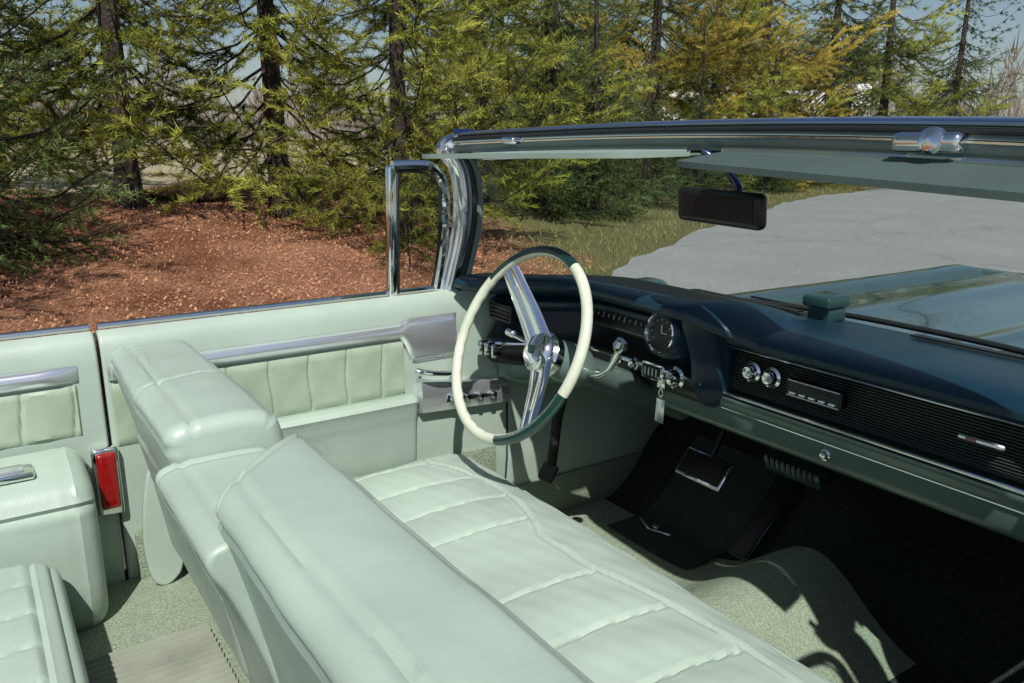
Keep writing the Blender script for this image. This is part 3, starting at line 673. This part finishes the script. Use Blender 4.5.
# ------------------------------------------------------------------ TREES
def make_conifer(seed,H=8,R=2.6,hb=.7,kind='pine',matn=None,dens=1.0):
    r=random.Random(seed); rg=np.random.default_rng(seed)
    G=[]
    pine=kind=='pine'
    lean=(r.uniform(-.2,.2),r.uniform(-.2,.2))
    tp=[(lean[0]*(z/H)**2,lean[1]*(z/H)**2,z) for z in np.linspace(-.15,H,12)]
    G.append(tube(tp,[max(.02,.125*(1-z/H)**.8+.01)*(1.25 if z<.1 else 1) for _,_,z in tp],9))
    T=[];Dr=[];Tn=[];Ln=[]
    h=hb
    while h<H*.97:
        fr=h/H; vis=h<4.4
        nl=(r.randint(5,6) if pine else r.randint(6,8)) if vis else 5
        base=r.uniform(0,6.28)
        clump=r.uniform(-.14,.14)
        for i in range(nl):
            if r.random()<.16: continue
            az=base+i*6.283/nl+r.uniform(-.45,.45)
            Lh=R*((1-fr)**.75)*r.uniform(.50,1.20)*(.9 if h<hb+.2 else 1)
            if Lh<.2: continue
            drp=(-.26 if pine else -.28)*Lh; upt=(.20 if pine else .16)*Lh
            sdz=r.uniform(-.28,.10)*Lh
            ca,sa=math.cos(az),math.sin(az); bend=r.uniform(-.25,.25)
            def P(t):
                x=Lh*t; y=bend*t*t*Lh*.5; z=h+drp*math.sin(math.pi*min(1,t*1.1)*.9)+upt*t**2.5+sdz*t
                return Vector((ca*x-sa*y+lean[0]*fr*fr,sa*x+ca*y+lean[1]*fr*fr,max(z,.12)))
            pts=[P(t) for t in (0,.2,.4,.6,.8,1)]
            G.append(tube(pts,[.020*(1-.8*t)*max(.4,1-fr)+.003 for t in (0,.2,.4,.6,.8,1)],4))
            step=(.17 if pine else .15) if vis else .36
            t=(.22 if pine else .14); lc=clump+r.uniform(-.22,.22)
            while t<1.0:
                p=P(t); q=P(min(1,t+.03)); dr=(q-p).normalized() if t<.97 else (P(1)-P(.95)).normalized()
                side_=dr.cross(Vector((0,0,1))).normalized()
                for sg in (-1,1):
                    if r.random()<.10: continue
                    bl_=Lh*.38*(1-t*.60)*r.uniform(.5,1.15)+.12
                    bd=(dr*.80+side_*sg*r.uniform(.4,.9)+Vector((0,0,r.uniform(-.4,.30) if pine else r.uniform(-.5,0)))).normalized()
                    s=.05 if not pine else bl_*.12
                    ns=(.058 if pine else .07) if vis else .20
                    while s<bl_:
                        pp=p+bd*s+Vector((0,0,-.16*s*s if pine else -.3*s*s))
                        T.append(pp); Dr.append(bd+Vector((0,0,.12 if pine else -.1))); 
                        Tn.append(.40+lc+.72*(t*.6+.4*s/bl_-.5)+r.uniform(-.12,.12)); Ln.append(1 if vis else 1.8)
                        s+=ns*r.uniform(.8,1.3)
                t+=step/Lh*r.uniform(.8,1.25)
            T.append(P(1));Dr.append((P(1)-P(.93)).normalized());Tn.append(.8);Ln.append(1.2)
        h+=((.36 if pine else .25) if vis else .48)*r.uniform(.70,1.35)/dens
    T=np.array(T);Dr=np.array(Dr);Dr/=np.linalg.norm(Dr,axis=1)[:,None];Tn=np.array(Tn);Ln=np.array(Ln)
    K=14 if pine else 10; nT=len(T)
    c=np.repeat(T,K,0); d=np.repeat(Dr,K,0); rn=rg.normal(0,1,(nT*K,3)); 
    spread=.58 if pine else .6
    dd=d+rn*spread; dd/=np.linalg.norm(dd,axis=1)[:,None]
    ln=np.repeat(Ln,K)*(rg.uniform(.07,.12,nT*K) if pine else rg.uniform(.05,.09,nT*K))
    pw=np.cross(dd,rg.normal(0,1,(nT*K,3))); pw/=np.linalg.norm(pw,axis=1)[:,None]
    w=(.0050 if pine else .0060)*np.repeat(Ln,K)
    off=d*rg.uniform(-.04,.04,(nT*K,1))
    A=c+off+pw*w[:,None]; B=c+off-pw*w[:,None]; C=c+off+dd*ln[:,None]
    V=np.stack([A,B,C],1).reshape(-1,3)
    me=bpy.data.meshes.new('crown'); nv=len(V); nf=nv//3
    me.vertices.add(nv); me.vertices.foreach_set('co',V.ravel())
    me.loops.add(nv); me.loops.foreach_set('vertex_index',np.arange(nv,dtype=np.int32))
    me.polygons.add(nf); me.polygons.foreach_set('loop_start',np.arange(0,nv,3,dtype=np.int32))
    me.update(calc_edges=True)
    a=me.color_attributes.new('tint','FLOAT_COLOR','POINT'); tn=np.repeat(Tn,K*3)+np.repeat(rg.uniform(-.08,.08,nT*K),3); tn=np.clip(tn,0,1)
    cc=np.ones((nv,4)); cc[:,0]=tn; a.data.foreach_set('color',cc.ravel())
    me.materials.append(matn)
    tr=add('trunk',G,[BARK]); 
    crn=bpy.data.objects.new('crown',me); COL.objects.link(crn)
    return tr,crn
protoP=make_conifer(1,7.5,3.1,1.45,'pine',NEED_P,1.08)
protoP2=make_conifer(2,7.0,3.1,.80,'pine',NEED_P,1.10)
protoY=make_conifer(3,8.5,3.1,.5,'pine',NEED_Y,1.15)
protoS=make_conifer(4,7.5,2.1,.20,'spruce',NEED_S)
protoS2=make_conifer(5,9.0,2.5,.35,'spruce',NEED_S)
protoT=make_conifer(6,12.0,3.8,3.4,'pine',NEED_P,1.1)  # extra pine out of view, added to throw patchy shade on the mulch
CX,CY=0.0,-1.02
def pol(az,d): return (CX+d*math.sin(rad(az)),CY+d*math.cos(rad(az)))
LAY=[(*pol(8.9,10.3),'P',1.0,20),(*pol(18.0,10.6),'P2',1.0,80),(*pol(26.0,9.9),'P2',.85,200),(*pol(-2.0,8.4),'S',.85,10),(-2.7,3.6,'T',1.0,150),(*pol(2.0,14.0),'P2',1.1,60),
     (*pol(31.5,13.6),'P2',1.0,40),(*pol(36.0,17.5),'S2',1.0,220),(*pol(36.3,13.2),'S',.60,130),(*pol(39.3,14.0),'S',.62,300),(*pol(43.0,20.0),'Y',1.1,90),(*pol(47.0,22.0),'P2',1.2,10),(*pol(41,24),'P2',1.2,0),
     (*pol(42.6,16.2),'S',.46,60),(*pol(46.2,18.6),'S',.50,200),(*pol(50.5,21.8),'S',.48,20),
     (*pol(50.0,24.5),'Y',1.15,310),(*pol(54.0,26.5),'S2',1.15,170),(*pol(57.2,28),'P2',1.2,20),(*pol(61.0,30.5),'S2',.95,250),(*pol(33.0,23),'P2',1.25,120),(*pol(48.5,29),'S2',1.3,60)]
PR={'P':protoP,'P2':protoP2,'Y':protoY,'S':protoS,'S2':protoS2,'T':protoT}
LB={'P':'tall pine with sunlit yellow-green needles on the mulch bank','P2':'spreading pine with low boughs sweeping over the ground','Y':'pine with golden yellowed needles beside the road','S':'dense dark spruce with drooping branches near the ground','S2':'tall dark green spruce in the row behind the road edge','T':'unseen high-crowned pine added to shade the red mulch bank'}
used=set()
for x,y,kd,s,rot in LAY:
    tr,cn=PR[kd]
    nm='spruce_tree' if kd in('S','S2') else 'pine_tree'
    e=empty(nm,(x,y,gh(x,y)-.02)); e.scale=(s,s,s); e.rotation_euler=(0,0,rad(rot))
    e['label']=LB[kd]; e['category']='tree'; e['group']='conifers along the road edge'
    if kd not in used: a,b=tr,cn; used.add(kd)
    else:
        a=tr.copy(); b=cn.copy(); COL.objects.link(a); COL.objects.link(b)
    a.parent=e; b.parent=e

n=9000; az=rng.uniform(-12,80,n); ds=rng.uniform(75,120,n); x=CX+ds*np.sin(np.radians(az)); y=CY+ds*np.cos(np.radians(az))
hh=5.5+2.5*np.sin(az*.7)+1.5*np.sin(az*2.3); zb=rng.uniform(0,1,n)**.8*hh; ln=rng.uniform(1.0,3.0,n)
dx=rng.normal(0,.35,n)*ln; dy=rng.normal(0,.35,n)*ln; w=rng.uniform(.03,.12,n); w[zb<1.2]*=1.8
pxx=np.cos(np.radians(az)); pyy=-np.sin(np.radians(az))
A=np.stack([x-pxx*w,y-pyy*w,zb],-1);B=np.stack([x+pxx*w,y+pyy*w,zb],-1);C=np.stack([x+dx,y+dy,zb+ln],-1)
V=np.stack([A,B,C],1).reshape(-1,3)
fw=bpy.data.meshes.new('distant_wood'); fw.from_pydata(V.tolist(),[],np.arange(3*n).reshape(-1,3).tolist()); fw.materials.append(mat('bare_twigs',(.17,.14,.12),.9,var=.3,vscale=.2))
o=bpy.data.objects.new('distant_wood',fw); COL.objects.link(o); o['kind']='stuff'; o['label']='far-off bare grey woodland beyond the field'; o['category']='woodland'

def house(az,d,w,h,dp,rot,label):
    x,y=pol(az,d); e=empty('house',(x,y,gh(x,y)-.1)); e.rotation_euler=(0,0,rad(rot)); e['label']=label; e['category']='house'
    def T(o): o.parent=e; return o
    wl=T(add('wall',[box((0,0,h/2),(w,dp,h),.02)],[WHITE]))
    V=[(-w/2-.4,-dp/2-.4,h),(w/2+.4,-dp/2-.4,h),(w/2+.4,dp/2+.4,h),(-w/2-.4,dp/2+.4,h),(-w/2-.4,0,h+2),(w/2+.4,0,h+2)]
    T(add('roof',[(V,[[0,1,5,4],[2,3,4,5],[0,4,3],[1,2,5],[0,3,2,1]])],[ROOF],smooth=False))
    for i in range(4): T(add('window',[box((-w/2+w*(i+.5)/4,-dp/2-.03,h*.62),(1.0,.08,1.2),.02)],[BLACK]))
    T(add('door',[box((w*.02,-dp/2-.03,1.05),(1.0,.08,2.1),.02)],[WOOD]))
house(50,62,13,5.0,8,-50,'white two-storey house half hidden behind the conifers')
x,y=pol(21.5,60)
e=empty('utility_pole',(x,y,gh(x,y))); e['label']='tall thin wooden utility pole standing in the field'; e['category']='pole'
a=add('pole',[tube([(0,0,-.3),(0,0,8.5)],[.14,.09],8)],[WOOD]); a.parent=e
a=add('crossarm',[box((0,0,8.0),(2.2,.1,.12),.01)],[WOOD]); a.parent=e

# ------------------------------------------------------------------ LIGHT, CAMERA
sdir=Vector((-.38,-.68,1.0)).normalized()
sun=bpy.data.lights.new('sun','SUN'); sun.energy=5.0; sun.angle=rad(.53); sun.color=(1,.965,.91)
so=bpy.data.objects.new('sun',sun); COL.objects.link(so); so.rotation_euler=sdir.to_track_quat('Z','Y').to_euler()
w=bpy.data.worlds.new('World'); scene.world=w; w.use_nodes=True; t=w.node_tree
sk=N(t,'ShaderNodeTexSky',sky_type='NISHITA'); sk.sun_disc=False
sk.sun_elevation=math.asin(sdir.z); sk.sun_rotation=math.atan2(sdir.x,sdir.y)
bg=t.nodes['Background']; L(t,sk.outputs[0],bg.inputs['Color']); bg.inputs['Strength'].default_value=.075
cam=bpy.data.cameras.new('camera'); co=bpy.data.objects.new('camera',cam); COL.objects.link(co)
cam.sensor_width=36; cam.lens=820/1024*36; cam.clip_start=.05; cam.clip_end=2000
co.location=(0,-1.02,1.38)
f=Vector((math.sin(rad(33.6))*math.cos(rad(14.1)),math.cos(rad(33.6))*math.cos(rad(14.1)),-math.sin(rad(14.1))))
co.rotation_euler=f.to_track_quat('-Z','Y').to_euler()
scene.camera=co
scene.view_settings.view_transform='Standard'; scene.view_settings.look='None'; scene.view_settings.exposure=0
